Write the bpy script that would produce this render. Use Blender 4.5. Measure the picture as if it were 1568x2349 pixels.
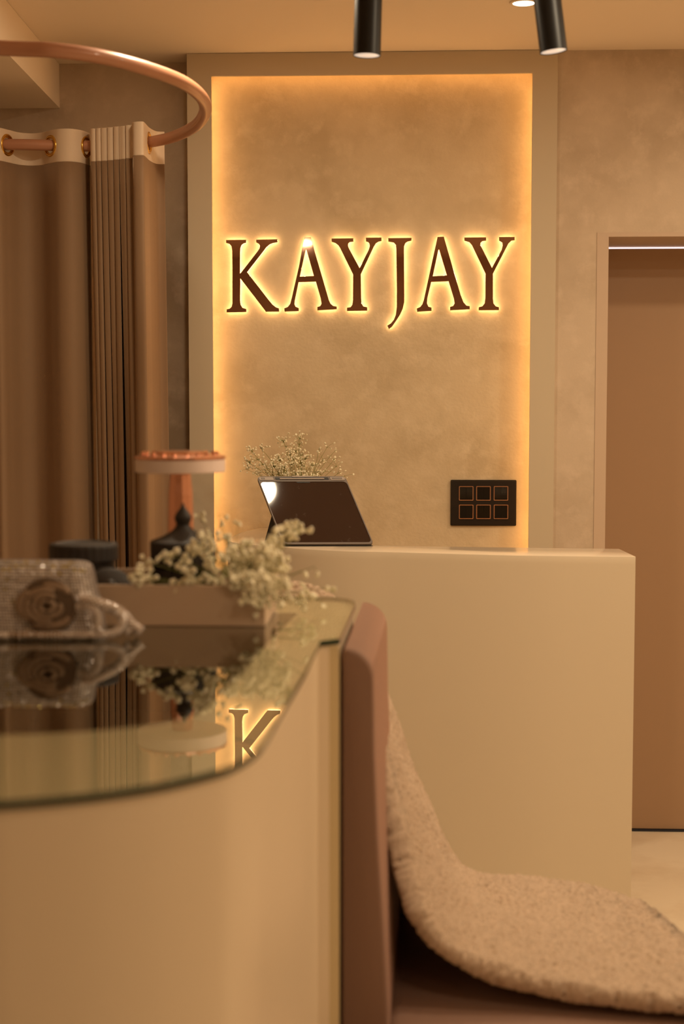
import bpy, bmesh, math, random
from mathutils import Vector, Matrix, noise
for o in list(bpy.data.objects): bpy.data.objects.remove(o)
SC = bpy.context.scene; COL = SC.collection
PI = math.pi; R = math.radians
# ------------------------------------------------------------------ camera
PITCH, YAW, CAMZ, F = R(4.28), R(2.8), 1.496, 3600.0
cd = bpy.data.cameras.new('camera'); cam = bpy.data.objects.new('camera', cd); COL.objects.link(cam)
cd.sensor_fit = 'VERTICAL'; cd.sensor_height = 36; cd.sensor_width = 24; cd.lens = F*36/2349
cam.location = (0, 0, CAMZ); cam.rotation_euler = (PI/2-PITCH, 0, YAW)
cd.clip_start = .05
cd.dof.use_dof = True; cd.dof.focus_distance = 4.75; cd.dof.aperture_fstop = 2.9
SC.camera = cam
# ------------------------------------------------------------------ world, exposure, room lights
w = bpy.data.worlds.new('world'); SC.world = w; w.use_nodes = True
w.node_tree.nodes['Background'].inputs[0].default_value = (1, .72, .45, 1)
w.node_tree.nodes['Background'].inputs[1].default_value = .05
SC.view_settings.view_transform = 'Standard'; SC.view_settings.look = 'None'
SC.view_settings.exposure = 0.08; SC.view_settings.gamma = 1; SC.view_settings.use_curve_mapping = False
WARM = (1, .80, .54)
def area(name, loc, size, power, rot=(0, 0, 0), col=WARM):
    l = bpy.data.lights.new(name, 'AREA'); l.shape = 'DISK'; l.size = size; l.energy = power; l.color = col
    o = bpy.data.objects.new(name, l); COL.objects.link(o); o.location = loc; o.rotation_euler = rot
    return o
for (x, y, p) in ((-.82, -.92, 4), (1.3, -.9, 5), (1.7, .6, 7), (.6, .9, 5.5), (-1.1, 1.4, 6), (1.75, 2.4, 15), (.75, 3.1, 12), (1.75, 4.0, 17), (-.45, 3.75, 9)):
    area('ceiling_downlight_light', (x, y, 2.545), .15, p)
# ------------------------------------------------------------------ helpers
def ray(x, y):
    v = Vector(((x-784)/F, 1, -(y-1174.5)/F))
    c, s = math.cos(PITCH), math.sin(PITCH); v = Vector((v.x, v.y*c+v.z*s, -v.y*s+v.z*c))
    c, s = math.cos(YAW), math.sin(YAW); return Vector((c*v.x-s*v.y, s*v.x+c*v.y, v.z))
def pz(x, y, Z):
    r = ray(x, y); return r*((Z-CAMZ)/r.z)+Vector((0, 0, CAMZ))
def py(x, y, Y):
    r = ray(x, y); return r*(Y/r.y)+Vector((0, 0, CAMZ))

def tag(o, label=None, cat=None, group=None, kind=None):
    if label: o['label'] = label
    if cat: o['category'] = cat
    if group: o['group'] = group
    if kind: o['kind'] = kind
    return o
def empty(name, loc, label=None, cat=None, group=None, rz=0):
    o = bpy.data.objects.new(name, None); COL.objects.link(o); o.location = loc; o.rotation_euler = (0, 0, rz)
    o.empty_display_size = .05
    return tag(o, label, cat, group)
def link(name, me, mat=None, parent=None, smooth=False, world=True):
    o = bpy.data.objects.new(name, me); COL.objects.link(o)
    if mat is not None:
        for m in (mat if isinstance(mat, (list, tuple)) else [mat]): me.materials.append(m)
    if smooth:
        me.polygons.foreach_set('use_smooth', [True]*len(me.polygons))
        if smooth is not True:
            try: me.set_sharp_from_angle(angle=R(smooth))
            except Exception: pass
    if parent is not None:
        o.parent = parent
        if world:
            M = Matrix.LocRotScale(parent.location, parent.rotation_euler, parent.scale)
            if parent.parent is not None:
                q = parent.parent; M = Matrix.LocRotScale(q.location, q.rotation_euler, q.scale) @ M
            me.transform(M.inverted())
    me.update()
    return o
def fin(bm, name='mesh'):
    me = bpy.data.meshes.new(name); bm.normal_update(); bm.to_mesh(me); bm.free(); return me
def box(bm, x0, x1, y0, y1, z0, z1, bev=0, seg=2):
    r = bmesh.ops.create_cube(bm, size=1)['verts']
    for v in r: v.co = Vector(((x0+x1)/2+v.co.x*(x1-x0), (y0+y1)/2+v.co.y*(y1-y0), (z0+z1)/2+v.co.z*(z1-z0)))
    if bev:
        es = list({e for v in r for e in v.link_edges})
        bmesh.ops.bevel(bm, geom=es, offset=bev, segments=seg, profile=.5, affect='EDGES')
def boxm(*a, **k):
    bm = bmesh.new(); box(bm, *a, **k); return fin(bm)
def prism(bm, pts, z0, z1, bev=0, cap=True):
    lo = [bm.verts.new((p[0], p[1], z0)) for p in pts]; hi = [bm.verts.new((p[0], p[1], z1)) for p in pts]
    n = len(pts); sides = []
    for i in range(n): sides.append(bm.faces.new((lo[i], lo[(i+1) % n], hi[(i+1) % n], hi[i])))
    top = None
    if cap:
        top = bm.faces.new(hi); bm.faces.new(lo[::-1])
    bmesh.ops.recalc_face_normals(bm, faces=bm.faces[:])
    if bev and top:
        bmesh.ops.bevel(bm, geom=list(top.edges), offset=bev, segments=2, profile=.5, affect='EDGES')
    return sides, top
def lathe(bm, prof, c=(0, 0, 0), n=32, rot=None, flute=0):
    rings = []
    for (r, z) in prof:
        ring = []
        for i in range(n):
            a = 2*PI*i/n; rr = r*(1+(flute if i % 2 else -flute))
            p = Vector((rr*math.cos(a), rr*math.sin(a), z))
            if rot: p = rot @ p
            ring.append(bm.verts.new(p+Vector(c)))
        rings.append(ring)
    for a, b in zip(rings, rings[1:]):
        for i in range(n): bm.faces.new((a[i], a[(i+1) % n], b[(i+1) % n], b[i]))
    if prof[0][0] > 1e-5: bm.faces.new(rings[0][::-1])
    if prof[-1][0] > 1e-5: bm.faces.new(rings[-1])
def latm(prof, *a, sc=1, **k):
    bm = bmesh.new(); lathe(bm, [(p[0]*sc, p[1]*sc) for p in prof], *a, **k); bmesh.ops.remove_doubles(bm, verts=bm.verts[:], dist=1e-6)
    bmesh.ops.recalc_face_normals(bm, faces=bm.faces[:]); return fin(bm)
def tube(bm, pts, r, n=8, closed=False, taper=None):
    pts = [Vector(p) for p in pts]; N = len(pts); rings = []; up = None
    for i, p in enumerate(pts):
        if closed: t = pts[(i+1) % N]-pts[i-1]
        else: t = pts[min(i+1, N-1)]-pts[max(i-1, 0)]
        if t.length < 1e-9: t = Vector((0, 0, 1))
        t.normalize()
        if up is None: up = t.orthogonal().normalized()
        up = (up-t*up.dot(t)); up = up.normalized() if up.length > 1e-6 else t.orthogonal().normalized()
        s = t.cross(up); rr = r[i] if isinstance(r, (list, tuple)) else r
        rings.append([bm.verts.new(p+(up*math.cos(2*PI*k/n)+s*math.sin(2*PI*k/n))*rr) for k in range(n)])
    rg = range(N) if closed else range(N-1)
    for i in rg:
        a, b = rings[i], rings[(i+1) % N]
        for k in range(n): bm.faces.new((a[k], a[(k+1) % n], b[(k+1) % n], b[k]))
    if not closed and n > 2:
        bm.faces.new(rings[0][::-1]); bm.faces.new(rings[-1])
def catmull(P, n=8, closed=False):
    P = [Vector(p) for p in P]; out = []; N = len(P)
    for i in range(N if closed else N-1):
        if closed: a, b, c, d = P[i-1], P[i], P[(i+1) % N], P[(i+2) % N]
        else: a, b, c, d = P[max(i-1, 0)], P[i], P[i+1], P[min(i+2, N-1)]
        for k in range(n):
            t = k/n; out.append(.5*((2*b)+(c-a)*t+(2*a-5*b+4*c-d)*t*t+(3*b-a-3*c+d)*t**3))
    if not closed: out.append(P[-1])
    return out
def smoothprof(P, n=8): return [(v.x, v.y) for v in catmull([(p[0], p[1], 0) for p in P], n)]
def xprism(bm, prof, ax0, ax1, origin, u, v, wdir):
    "extrude polygon given in (u,v) coordinates along wdir from ax0 to ax1"
    o = Vector(origin); a = [bm.verts.new(o+u*p[0]+v*p[1]+wdir*ax0) for p in prof]; b = [bm.verts.new(o+u*p[0]+v*p[1]+wdir*ax1) for p in prof]
    n = len(prof)
    for i in range(n): bm.faces.new((a[i], a[(i+1) % n], b[(i+1) % n], b[i]))
    fa = bm.faces.new(a[::-1]); fb = bm.faces.new(b)
    bmesh.ops.recalc_face_normals(bm, faces=bm.faces[:])
    return fa, fb
def roundrect(w, h, r, n=6, cx=0, cy=0):
    out = []
    for (sx, sy, a0) in ((1, 1, 0), (-1, 1, 90), (-1, -1, 180), (1, -1, 270)):
        for k in range(n+1):
            a = R(a0+90*k/n); out.append((cx+sx*(w/2-r)+r*math.cos(a), cy+sy*(h/2-r)+r*math.sin(a)))
    return out
# ------------------------------------------------------------------ materials
def mat(name, col, rough=.5, metal=0, spec=.5, coat=0, emit=None, es=0, sheen=0, sheencol=None, noise_=None, bump=None, trans=0, ior=1.45):
    m = bpy.data.materials.new(name); m.use_nodes = True; nt = m.node_tree; b = nt.nodes['Principled BSDF']
    b.inputs['Base Color'].default_value = (*col, 1); b.inputs['Roughness'].default_value = rough
    b.inputs['Metallic'].default_value = metal; b.inputs['Specular IOR Level'].default_value = spec
    b.inputs['Coat Weight'].default_value = coat; b.inputs['Coat Roughness'].default_value = .08
    b.inputs['IOR'].default_value = ior; b.inputs['Transmission Weight'].default_value = trans
    if emit: b.inputs['Emission Color'].default_value = (*emit, 1); b.inputs['Emission Strength'].default_value = es
    if sheen: b.inputs['Sheen Weight'].default_value = sheen; b.inputs['Sheen Roughness'].default_value = .4; b.inputs['Sheen Tint'].default_value = (*(sheencol or col), 1)
    tc = nt.nodes.new('ShaderNodeTexCoord')
    if noise_:   # list of (scale, detail, color2, lo, hi)
        prev = None
        for (sc, det, c2, lo, hi) in noise_:
            n = nt.nodes.new('ShaderNodeTexNoise'); n.inputs['Scale'].default_value = sc; n.inputs['Detail'].default_value = det; n.inputs['Roughness'].default_value = .6
            nt.links.new(tc.outputs['Object'], n.inputs['Vector'])
            mr = nt.nodes.new('ShaderNodeMapRange'); mr.inputs[1].default_value = lo; mr.inputs[2].default_value = hi
            nt.links.new(n.outputs[0], mr.inputs[0])
            mx = nt.nodes.new('ShaderNodeMix'); mx.data_type = 'RGBA'
            nt.links.new(mr.outputs[0], mx.inputs[0])
            if prev: nt.links.new(prev, mx.inputs[6])
            else: mx.inputs[6].default_value = (*col, 1)
            mx.inputs[7].default_value = (*c2, 1); prev = mx.outputs[2]
        nt.links.new(prev, b.inputs['Base Color'])
    if bump:     # (scale, detail, strength, distance)
        n = nt.nodes.new('ShaderNodeTexNoise'); n.inputs['Scale'].default_value = bump[0]; n.inputs['Detail'].default_value = bump[1]
        nt.links.new(tc.outputs['Object'], n.inputs['Vector'])
        bp = nt.nodes.new('ShaderNodeBump'); bp.inputs['Strength'].default_value = bump[2]; bp.inputs['Distance'].default_value = bump[3]
        nt.links.new(n.outputs[0], bp.inputs['Height']); nt.links.new(bp.outputs[0], b.inputs['Normal'])
    return m
M = {}
M['ceil'] = mat('ceiling_paint', (.95, .80, .63), .7)
M['wall'] = mat('wallpaper_plaster', (.62, .49, .36), .62, noise_=[(3.2, 6, (.49, .375, .262), .42, .64), (14, 8, (.68, .54, .405), .50, .72)], bump=(140, 4, .15, .002))
M['wall2'] = mat('wallpaper_sign', (.66, .52, .34), .62, noise_=[(4.5, 8, (.545, .42, .262), .44, .66), (17, 8, (.715, .575, .39), .50, .76)], bump=(110, 6, .3, .003))
M['plain'] = mat('room_paint', (.55, .42, .30), .8)
M['frame'] = mat('frame_laminate', (.60, .50, .36), .45)
M['desk'] = mat('desk_laminate', (.70, .585, .43), .42)
M['desk_lit'] = mat('desk_laminate_lit', (.80, .68, .53), .17, coat=.3)  # body laminate painted lighter, as the top face is more brightly lit
M['case'] = mat('case_laminate', (.71, .575, .41), .35)
M['casestrip'] = mat('case_end_strip', (.66, .54, .33), .3)
M['casein'] = mat('case_interior', (.14, .09, .055), .7)
M['door'] = mat('door_laminate', (.40, .25, .145), .42)
M['jamb'] = mat('door_jamb_paint', (.60, .45, .33), .45)
M['floor'] = mat('floor_marble', (.86, .74, .56), .22, noise_=[(2.5, 8, (.74, .60, .43), .48, .7)])
M['dark'] = mat('dark_strip', (.02, .02, .03), .6)
M['copperpaint'] = mat('rose_gold_pipe', (.46, .215, .125), .45, metal=.12, coat=.35)
M['letter'] = mat('rose_gold_mirror', (.66, .385, .27), .035, metal=1, noise_=None)
M['glow'] = mat('letter_backlight', (.9, .7, .4), .5, emit=(1, .66, .32), es=7.5)
M['led'] = mat('led_strip', (.9, .7, .4), .5, emit=(1, .56, .20), es=8)
M['black'] = mat('black_metal', (.007, .006, .005), .42, spec=.35)
M['reflector'] = mat('spot_reflector', (.9, .85, .8), .35, emit=(1, .82, .66), es=.55)
M['bulb'] = mat('lamp_lit', (1, .9, .8), .5, emit=(1, .80, .58), es=6)
M['curt'] = mat('curtain_fabric', (.27, .165, .092), .7, sheen=.3, sheencol=(.8, .55, .35), bump=(900, 2, .25, .001))
M['head'] = mat('curtain_header', (.72, .56, .41), .75, sheen=.2)
M['gold'] = mat('eyelet_brass', (.72, .43, .10), .2, metal=1)
M['tabgrey'] = mat('tablet_case_grey', (.17, .135, .115), .5)
M['tablight'] = mat('tablet_case_light', (.40, .33, .28), .5)
M['tabdark'] = mat('tablet_case_dark', (.022, .019, .017), .5)
M['screen'] = mat('tablet_screen', (.040, .020, .013), .04, spec=.5, noise_=[(60, 3, (.075, .05, .04), .66, .74)])
M['plate'] = mat('switch_plate', (.014, .009, .006), .35)
M['rocker'] = mat('switch_rocker', (.008, .006, .004), .12)
M['rose'] = mat('rose_gold_trim', (.80, .47, .30), .25, metal=1)
M['stem'] = mat('stem_green', (.20, .21, .045), .6)
M['bloss'] = mat('blossom_white', (.92, .85, .64), .7, noise_=[(260, 2, (.70, .62, .38), .52, .72)])
M['vase'] = mat('vase_ceramic', (.5, .42, .33), .4)
M['copper'] = mat('lamp_copper', (.86, .47, .34), .2, metal=1)
M['opal'] = mat('lamp_opal', (.86, .70, .64), .35, spec=.4)
M['jar'] = mat('black_jar', (.016, .011, .009), .4, bump=(0.1, 0, 0, 0))
M['jarm'] = mat('black_jar_matt', (.026, .020, .017), .6)
M['tray'] = mat('tray_leatherette', (.60, .44, .31), .5, bump=(600, 2, .2, .001))
M['mauve'] = mat('mauve_velvet', (.225, .130, .092), .75, sheen=.5, sheencol=(.85, .50, .38))
M['fleece'] = mat('fleece', (.70, .52, .38), .95, sheen=.6, sheencol=(.9, .7, .5), noise_=[(130, 3, (.47, .33, .21), .48, .74)], bump=(500, 3, 1, .004))
M['leg'] = mat('stool_metal', (.25, .13, .08), .3, metal=1)
M['bag'] = mat('bag_silver_fabric', (.20, .155, .13), .6, metal=0)
M['gem'] = mat('rhinestone', (.90, .82, .76), .22, metal=.3)
M['gemy'] = mat('rhinestone_yellow', (.85, .75, .25), .12, metal=.85)
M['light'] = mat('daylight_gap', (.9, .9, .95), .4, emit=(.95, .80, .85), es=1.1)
# glass: tinted transparency mixed with mirror reflection by Fresnel; the cut edge is dark green
def glassmat():
    m = bpy.data.materials.new('counter_glass'); m.use_nodes = True; nt = m.node_tree; nt.nodes.clear()
    o = nt.nodes.new('ShaderNodeOutputMaterial'); mx = nt.nodes.new('ShaderNodeMixShader')
    t = nt.nodes.new('ShaderNodeBsdfTransparent'); t.inputs[0].default_value = (.88, .91, .83, 1)
    g = nt.nodes.new('ShaderNodeBsdfGlossy'); g.inputs['Roughness'].default_value = .005; g.inputs[0].default_value = (.96, .97, .93, 1)
    lw = nt.nodes.new('ShaderNodeLayerWeight'); lw.inputs[0].default_value = .5      # facing term, Schlick's curve for two glass faces
    pw_ = nt.nodes.new('ShaderNodeMath'); pw_.operation = 'POWER'; pw_.inputs[1].default_value = 3.6
    f = nt.nodes.new('ShaderNodeMapRange'); f.inputs[3].default_value = .08; f.inputs[4].default_value = 1.0
    nt.links.new(lw.outputs['Facing'], pw_.inputs[0]); nt.links.new(pw_.outputs[0], f.inputs[0])
    nt.links.new(f.outputs[0], mx.inputs[0]); nt.links.new(t.outputs[0], mx.inputs[1]); nt.links.new(g.outputs[0], mx.inputs[2]); nt.links.new(mx.outputs[0], o.inputs[0])
    return m
def clearmat():
    m = bpy.data.materials.new('counter_glass_underside'); m.use_nodes = True; nt = m.node_tree; nt.nodes.clear()
    o = nt.nodes.new('ShaderNodeOutputMaterial'); t = nt.nodes.new('ShaderNodeBsdfTransparent'); t.inputs[0].default_value = (.97, .98, .96, 1)
    nt.links.new(t.outputs[0], o.inputs[0]); return m
M['glass'] = glassmat(); M['glassb'] = clearmat()
M['glassedge'] = mat('counter_glass_edge', (.010, .030, .020), .12)
# ------------------------------------------------------------------ the room
CE = 2.563; YB = 5.05; XL, XR, YN = -2.3, 2.3, -2.2
XF0, XF1, XO0, XO1, ZT = -.6547, .3487, -.7312, .4262, 2.4922      # light niche: opening and outer frame
def struct(name, me, m, parent=None, smooth=False):
    o = link(name, me, m, parent, smooth)
    if parent is None: o['kind'] = 'structure'
    return o
struct('floor', boxm(XL-.1, XR+.1, YN-.1, 5.6, -.08, 0), M['floor'])
struct('ceiling', boxm(XL-.1, XR+.1, YN-.1, 5.6, CE, CE+.1), M['ceil'])
struct('wall_left', boxm(XL-.1, XL, YN, 5.1, 0, CE), M['plain'])
struct('wall_right', boxm(XR, XR+.1, YN, 5.6, 0, CE), M['plain'])
struct('wall_front', boxm(XL, XR, YN-.1, YN, 0, CE), M['plain'])
DX0 = py(1391, 900, 5.0).x; DZ = py(1450, 543, 5.0).z
bm = bmesh.new()
box(bm, XL, XO0+.02, 5.12, 5.3, 0, CE)
struct('wall_back_left', fin(bm), M['wall'])
struct('wall_back', boxm(XO0+.02, XO1-.02, YB, YB+.2, 0, CE), M['wall2'])
JX0 = DX0-.036; JZ = DZ+.013
bm = bmesh.new(); box(bm, XO1-.02, JX0, 5.0, 5.34, 0, CE); box(bm, JX0, XR, 5.0, 5.34, JZ, CE)
box(bm, JX0+1.0, XR, 5.0, 5.34, 0, JZ)
struct('wall_back_right', fin(bm), M['wall'])
# dropped beam box above the trial room
b0 = py(137, 248, 5.119); b1 = pz(0, 105, b0.z); d = (b1-b0); b2 = b0+d*5.2
bm = bmesh.new()
prism(bm, [(b0.x, b0.y), (b2.x, b2.y), (XL, b2.y), (XL, b0.y)], b0.z, CE-.001)
struct('trim_1', fin(bm), M['ceil'])
# niche frame (proud of the wall, hollow so that the led strip sits behind the lip)
fr = empty('sign_niche_frame', (-.15, 4.99, 0), 'cream laminate frame around the glowing sign niche, standing proud of the back wall', 'frame')
FY = 4.986
for nm, a in (('side_panel', (XO0, XF0, FY, FY+.012, 0, CE-.001)), ('side_panel', (XF1, XO1, FY, FY+.012, 0, CE-.001)), ('head_panel', (XF0, XF1, FY, FY+.012, ZT, CE-.001))):
    link(nm, boxm(*a), M['frame'], fr)
link('side_return', boxm(XO0, XO0+.012, FY+.012, 5.12, 0, CE-.001), M['frame'], fr)
link('side_return', boxm(XO1-.012, XO1, FY+.012, 5.0, 0, CE-.001), M['frame'], fr)
# led strips behind the lip
led = empty('led_strip_light', (-.15, 5.0, 2.4), 'warm LED strip hidden behind the lip of the sign niche, making its edges glow', 'light strip')
zb = .3
link('strip', boxm(XF0-.022, XF0-.014, FY+.02, FY+.03, zb, ZT-.01), M['led'], led)
link('strip', boxm(XF1+.014, XF1+.022, FY+.02, FY+.03, zb, ZT-.01), M['led'], led)
M['led2'] = mat('led_strip_top', (.9, .7, .4), .5, emit=(1, .52, .17), es=5)
link('strip', boxm(XF0, XF1, FY+.02, FY+.03, ZT+.014, ZT+.022), M['led2'], led)
# door in its deep recess
dr = empty('door_1', (DX0+.45, 5.34, 0)); dr['kind'] = 'structure'
link('door_jamb', boxm(JX0, DX0, 4.998, 5.34, 0, JZ), M['jamb'], dr)
link('door_jamb', boxm(DX0+.93, JX0+1.0, 4.998, 5.34, 0, JZ), M['jamb'], dr)
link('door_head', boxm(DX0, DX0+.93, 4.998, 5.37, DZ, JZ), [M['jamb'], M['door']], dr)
SOF = dr.children[-1]
link('door_leaf', boxm(DX0, DX0+.93, 5.345, 5.385, .008, DZ-.006), M['door'], dr)
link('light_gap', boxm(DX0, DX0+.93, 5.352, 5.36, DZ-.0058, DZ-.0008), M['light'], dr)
link('door_foot_strip', boxm(DX0, DX0+.93, 5.335, 5.39, .0005, .006), M['dark'], dr)  # thin dark bluish strip along the foot of the door
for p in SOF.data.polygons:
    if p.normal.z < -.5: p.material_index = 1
bm = bmesh.new(); box(bm, XO1, XR, 5.385, 5.5, 0, CE); struct('wall_behind_door', fin(bm), M['plain'])
# ------------------------------------------------------------------ the sign
def Z1(P, ox, oy, s): return [(ox+a/s, oy+b/s) for a, b in P]
K = Z1([(48,122),(327,120),(327,162),(290,172),(262,195),(247,235),(244,300),(242,585),(250,582),(480,285),(510,240),(518,205),(505,180),(465,158),(465,118),(757,112),(762,155),(700,165),(650,185),(605,225),(560,285),(340,568),(640,955),(690,1015),(740,1055),(783,1068),(783,1115),(600,1117),(560,1065),(246,655),(244,960),(252,1020),(275,1060),(330,1078),(330,1120),(55,1127),(55,1082),(100,1072),(125,1045),(135,1000),(135,500),(132,270),(122,210),(98,180),(48,165)],510,530,6.03)
A1 = Z1([(1137,85),(1222,85),(1245,170),(1280,300),(1340,500),(1470,950),(1495,1005),(1530,1035),(1580,1043),(1580,1083),(1310,1098),(1310,1050),(1350,1038),(1368,1005),(1355,925),(1290,700),(1052,708),(1000,960),(996,1010),(1010,1045),(1055,1065),(1055,1108),(857,1115),(853,1068),(900,1050),(935,1005),(955,930),(1060,470),(1100,240)],510,530,6.03)
A1h = Z1([(1150,262),(1155,255),(1161,262),(1262,620),(1070,630)],510,530,6.03)
Y1 = Z1([(75,127),(447,122),(450,182),(385,190),(360,215),(358,260),(380,310),(555,633),(710,320),(728,260),(722,215),(700,190),(663,180),(663,112),(930,110),(932,172),(880,182),(835,210),(800,265),(577,740),(583,1150),(590,1240),(620,1290),(686,1305),(686,1365),(338,1370),(338,1312),(400,1302),(430,1260),(440,1180),(443,745),(220,290),(190,245),(140,205),(75,185)],750,530,7.467)
J = Z1([(1045,120),(1447,115),(1443,165),(1380,180),(1340,205),(1318,260),(1316,330),(1322,1120),(1320,1220),(1295,1330),(1250,1430),(1180,1540),(1110,1640),(1055,1680),(1030,1620),(1090,1580),(1140,1520),(1175,1430),(1190,1300),(1192,1000),(1182,300),(1175,235),(1140,198),(1045,180)],750,530,7.467)
A2 = Z1([(380,80),(467,77),(500,190),(700,880),(740,985),(780,1030),(827,1038),(827,1083),(553,1097),(553,1048),(595,1035),(615,1000),(605,935),(532,695),(293,705),(240,930),(235,1000),(255,1045),(298,1058),(298,1105),(97,1117),(92,1070),(140,1050),(170,1010),(190,950),(300,440)],940,530,6.03)
A2h = Z1([(392,262),(397,255),(403,262),(508,612),(315,625)],940,530,6.03)
Y2 = Z1([(750,88),(1052,85),(1054,133),(1000,140),(975,165),(975,195),(1132,508),(1265,260),(1280,200),(1275,160),(1230,132),(1230,82),(1447,80),(1447,127),(1400,135),(1360,175),(1147,590),(1147,930),(1155,1000),(1185,1040),(1230,1052),(1230,1095),(948,1097),(948,1052),(1000,1040),(1030,1000),(1040,930),(1043,590),(855,195),(820,155),(750,133)],940,530,6.03)
YL = 5.028
def glyph(loops, y0, y1, off=0, bev=0):
    cu = bpy.data.curves.new('glyph', 'CURVE'); cu.dimensions = '2D'; cu.fill_mode = 'BOTH'
    cu.extrude = (y1-y0)/2; cu.offset = off
    if bev: cu.bevel_depth = bev; cu.bevel_resolution = 1; cu.extrude = (y1-y0)/2-bev; cu.offset = off-bev
    for L in loops:
        s = cu.splines.new('POLY'); s.points.add(len(L)-1); s.use_cyclic_u = True
        for i, (a, b) in enumerate(L):
            p = py(a, b, YL); s.points[i].co = (p.x, p.z, 0, 1)
    o = bpy.data.objects.new('g', cu); COL.objects.link(o)
    me = bpy.data.meshes.new_from_object(o.evaluated_get(bpy.context.evaluated_depsgraph_get()))
    bpy.data.objects.remove(o)
    me.transform(Matrix.Translation((0, (y0+y1)/2, 0)) @ Matrix.Rotation(PI/2, 4, 'X'))
    me.materials.clear()
    return me
SIGN = (([K], 'K, first letter of the sign'), ([A1, A1h], 'A between the letter K and the first Y'), ([Y1], 'Y in the middle, before the letter J'),
        ([J], 'J with its tail hanging below the line'), ([A2, A2h], 'A after the letter J'), ([Y2], 'Y, last letter of the sign'))
for loops, lab in SIGN:
    c = py(sum(p[0] for p in loops[0])/len(loops[0]), 716, YL)
    t = empty('sign_letter', (c.x, YB, c.z), 'backlit rose-gold mirror letter '+lab, 'sign letter', 'letters of the wall sign')
    link('letter_face', glyph(loops, YL, YL+.008, bev=.0006), M['letter'], t)
    link('light_box', glyph(loops, YL+.0085, YB-.004, off=-.0010), M['glow'], t)
# ------------------------------------------------------------------ reception desk
ZD = 1.065
fo = [(1457,1276.5),(1300,1275),(1180,1273.6),(1040,1270),(900,1266),(857,1265),(806,1264),(755,1262),(704,1259.6),(653,1255.5),(612,1252),(577,1249.5),(551,1247),(533,1243.5),(525,1240.5),(522,1238),(525,1234),(534,1229.5),(551,1222),(566,1218)]
fo = [pz(a, b, ZD) for a, b in fo]
inn = [pz(a, b, ZD) for a, b in ((800,1249),(857,1251.3),(1100,1255),(1420,1259))]
outline = [(p.x, p.y) for p in fo]+[(fo[-1].x+.03, YB-.002), (-.36, YB-.002), (-.26, 4.85), (-.235, 4.62), (-.20, 4.52)]+[(p.x, p.y) for p in inn]
dk = empty('reception_desk', (.1, 4.4, 0), 'cream laminate reception desk with a curved left end, below the sign', 'desk')
bm = bmesh.new(); prism(bm, outline, .0, ZD-.022); link('body', fin(bm), M['desk'], dk, 30)
bm = bmesh.new(); prism(bm, outline, ZD-.022, ZD, bev=.0015); link('worktop', fin(bm), M['desk_lit'], dk, 30)
for p in dk.children[-1].data.polygons: pass
dk.children[-1].data.materials.append(M['desk'])
for p in dk.children[-1].data.polygons:
    if abs(p.normal.z) < .3: p.material_index = 1
# ------------------------------------------------------------------ tablet on the desk
BL = py(648, 1254, 4.41); BR = py(858, 1250.8, 4.44); BL.z = ZD+.0145; BR.z = ZD+.0145
BLx = pz(650, 1253, ZD); BRx = pz(858, 1251.5, ZD)
BL = Vector((BLx.x, 4.43, ZD+.005)); BR = Vector((BRx.x, 4.45, ZD+.005))
TL = py(586, 1092, 4.54); TR = py(793, 1094, 4.56)
U = (BR-BL); Wd = U.length; U.normalize(); V = ((TL-BL)+(TR-BR))/2; Hd = V.length; V.normalize(); N = V.cross(U).normalized()
N = -N if N.y > 0 else N      # towards the viewer
tb = empty('tablet', (BL+BR)/2, 'large dark tablet in a grey case, leaning back on the reception desk', 'tablet')
tb.location.z = ZD
def tpoly(name, prof, a, b, m, parent=tb, sm=30, bev=0):
    bm = bmesh.new(); fa, fb = xprism(bm, prof, a, b, BL, U, V, N)
    if bev: bmesh.ops.bevel(bm, geom=list(fb.edges)+list(fa.edges), offset=bev, segments=2, affect='EDGES')
    return link(name, fin(bm), m, parent, sm)
tpoly('back_shell', roundrect(Wd, Hd, .014, cx=Wd/2, cy=Hd/2), -.009, .0, M['tabgrey'], bev=.0015)
# raised rim as a ring of quads
o1 = roundrect(Wd, Hd, .014, cx=Wd/2, cy=Hd/2); o2 = roundrect(Wd-.008, Hd-.026, .011, cx=Wd/2, cy=Hd/2-.0065)
bm = bmesh.new(); n = len(o1)
def vv(p, h): return bm.verts.new(BL+U*p[0]+V*p[1]+N*h)
A = [vv(p, .0) for p in o1]; B = [vv(p, .003) for p in roundrect(Wd-.002, Hd-.002, .0135, cx=Wd/2, cy=Hd/2)]; C2 = [vv(p, .003) for p in o2]; D = [vv(p, .0) for p in o2]
for P, Q in ((A, B), (B, C2), (C2, D)):
    for i in range(n): bm.faces.new((P[i], P[(i+1) % n], Q[(i+1) % n], Q[i]))
bmesh.ops.recalc_face_normals(bm, faces=bm.faces[:])
link('rim', fin(bm), M['tabgrey'], tb)
tpoly('screen', roundrect(Wd-.008, Hd-.026, .011, cx=Wd/2, cy=Hd/2-.0065), .0001, .0012, M['screen'])
zt = Hd-.0095
tpoly('pen_tray', roundrect(Wd*.60, .009, .003, cx=Wd*.50, cy=zt), .003, .0036, M['tabdark'])
tpoly('pen', roundrect(Wd*.50, .0035, .0015, cx=Wd*.50, cy=zt-.001), .0037, .006, M['tablight'])
tpoly('clasp', roundrect(Wd*.21, .004, .0015, cx=Wd*.50, cy=Hd-.0025), .003, .005, M['tablight'])
tpoly('camera_bar', roundrect(Wd*.15, .0035, .001, cx=Wd*.50, cy=Hd-.0215), .0013, .0022, M['tabdark'])
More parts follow.
